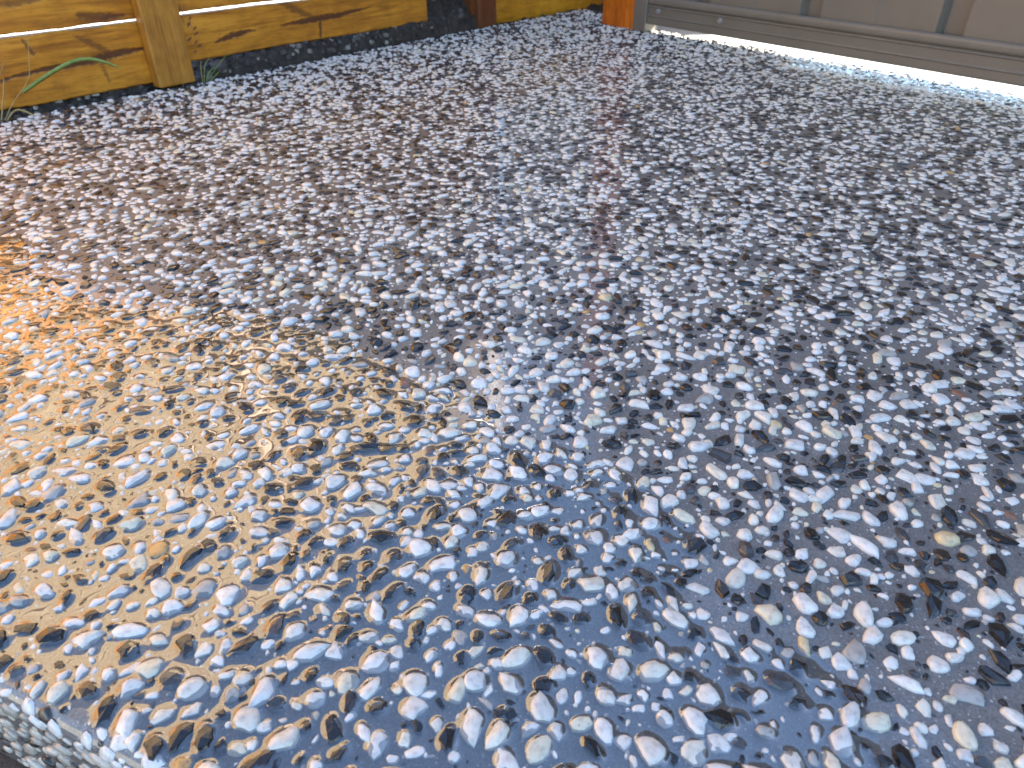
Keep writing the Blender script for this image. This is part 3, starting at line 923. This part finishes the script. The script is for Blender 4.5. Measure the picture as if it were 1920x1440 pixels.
# ------------------------------------------------------------------ grass and straw by the fence
def blade(name, pts, w0, m, label, cat, parent=None, flat=True):
    """a thin tapering blade along a 3-D path, folded along its middle"""
    P = [np.array(p, float) for p in pts]
    # smooth the path
    for _ in range(2):
        Q = [P[0]]
        for a, b in zip(P[:-1], P[1:]): Q += [a * 0.75 + b * 0.25, a * 0.25 + b * 0.75]
        Q.append(P[-1]); P = Q
    org_ = P[0]
    bm = bmesh.new(); rows = []
    n = len(P)
    for i, p in enumerate(P):
        t = i / (n - 1)
        tan = P[min(i + 1, n - 1)] - P[max(i - 1, 0)]; tan /= np.linalg.norm(tan)
        up = np.array((n1[0], n1[1], 0.35)); side = np.cross(tan, up); side /= np.linalg.norm(side)
        nrm = np.cross(side, tan)
        w = w0 * (math.sin(math.pi * min(1, 0.25 + 0.75 * t)) ** 0.8 if flat else (1 - 0.6 * t)) + 0.00015
        c = p - org_
        if flat: rows.append([bm.verts.new(tuple(c - side * w + nrm * w * 0.25)), bm.verts.new(tuple(c - nrm * w * 0.15)), bm.verts.new(tuple(c + side * w + nrm * w * 0.25))])
        else: rows.append([bm.verts.new(tuple(c + (side * math.cos(a) + nrm * math.sin(a)) * w)) for a in (0, 2.094, 4.189)])
    for a, b in zip(rows[:-1], rows[1:]):
        k = len(a)
        for i in range(k - 1 if flat else k): bm.faces.new((a[i], a[(i + 1) % k], b[(i + 1) % k], b[i]))
    o = bm_obj(name, bm, m, parent, smooth=True)
    o.location = org_ if parent is None else org_ - np.array(parent.location)
    if flat:
        md = o.modifiers.new('thick', 'SOLIDIFY'); md.thickness = 0.0003
    if label: tag(o, label, cat)
    return o
def T3(s, o, z): return timber(s, o, z)
g = empty('grass_plant', T3(0.005, -0.004, 0.0))
tag(g, 'grass plant with a long arching green leaf against the fence board', 'grass')
blade('stem', [T3(0.005, -0.004, -0.002), T3(0.03, -0.008, 0.03), T3(0.075, -0.010, 0.065), T3(0.085, -0.008, 0.10), T3(0.105, 0.0, 0.145)], 0.0009, M_straw, None, None, g, False)
blade('leaf', [T3(0.055, -0.010, 0.045), T3(0.10, -0.02, 0.068), T3(0.15, -0.03, 0.088), T3(0.185, -0.035, 0.090), T3(0.215, -0.04, 0.078), T3(0.235, -0.045, 0.066)], 0.0042, M_leaf, None, None, g)
blade('leaf', [T3(0.01, -0.006, 0.0), T3(0.03, -0.012, 0.02), T3(0.045, -0.02, 0.012), T3(0.055, -0.03, 0.003)], 0.0018, M_straw, None, None, g)
blade('leaf', [T3(0.0, -0.006, 0.0), T3(0.02, -0.004, 0.04), T3(0.035, 0.0, 0.075)], 0.0012, M_straw, None, None, g)
g = empty('grass_tuft', T3(0.437, 0.004, -0.004))
tag(g, 'small green grass tuft at the foot of the fence batten', 'grass')
for (a, b, c, w, m_) in ((0.0, 0.018, 0.050, 0.0010, M_leaf), (0.004, 0.03, 0.030, 0.0013, M_leaf), (0.006, 0.040, 0.022, 0.0012, M_leaf), (-0.003, -0.002, 0.048, 0.0008, M_straw), (0.002, 0.075, 0.055, 0.0007, M_leaf)):
    blade('leaf', [T3(0.437 + a, 0.002, -0.006), T3(0.437 + a + (b - a) * 0.4 + (0.02 if b > 0.03 else 0), -0.004, c * 0.7), T3(0.437 + b, -0.012, c)], w, m_, None, None, g)
blade('straw', [T3(0.437, 0.026, 0.118), T3(0.4395, 0.022, 0.16), T3(0.443, 0.024, 0.21)], 0.0007, M_straw, 'thin dry straw hanging in front of the fence gap by the batten', 'straw', None, False)
blade('straw', [T3(-0.03, 0.010, -0.005), T3(0.01, 0.004, 0.05), T3(0.05, 0.012, 0.10)], 0.0009, M_straw, 'dry straw leaning on the lowest fence board', 'straw', None, False)
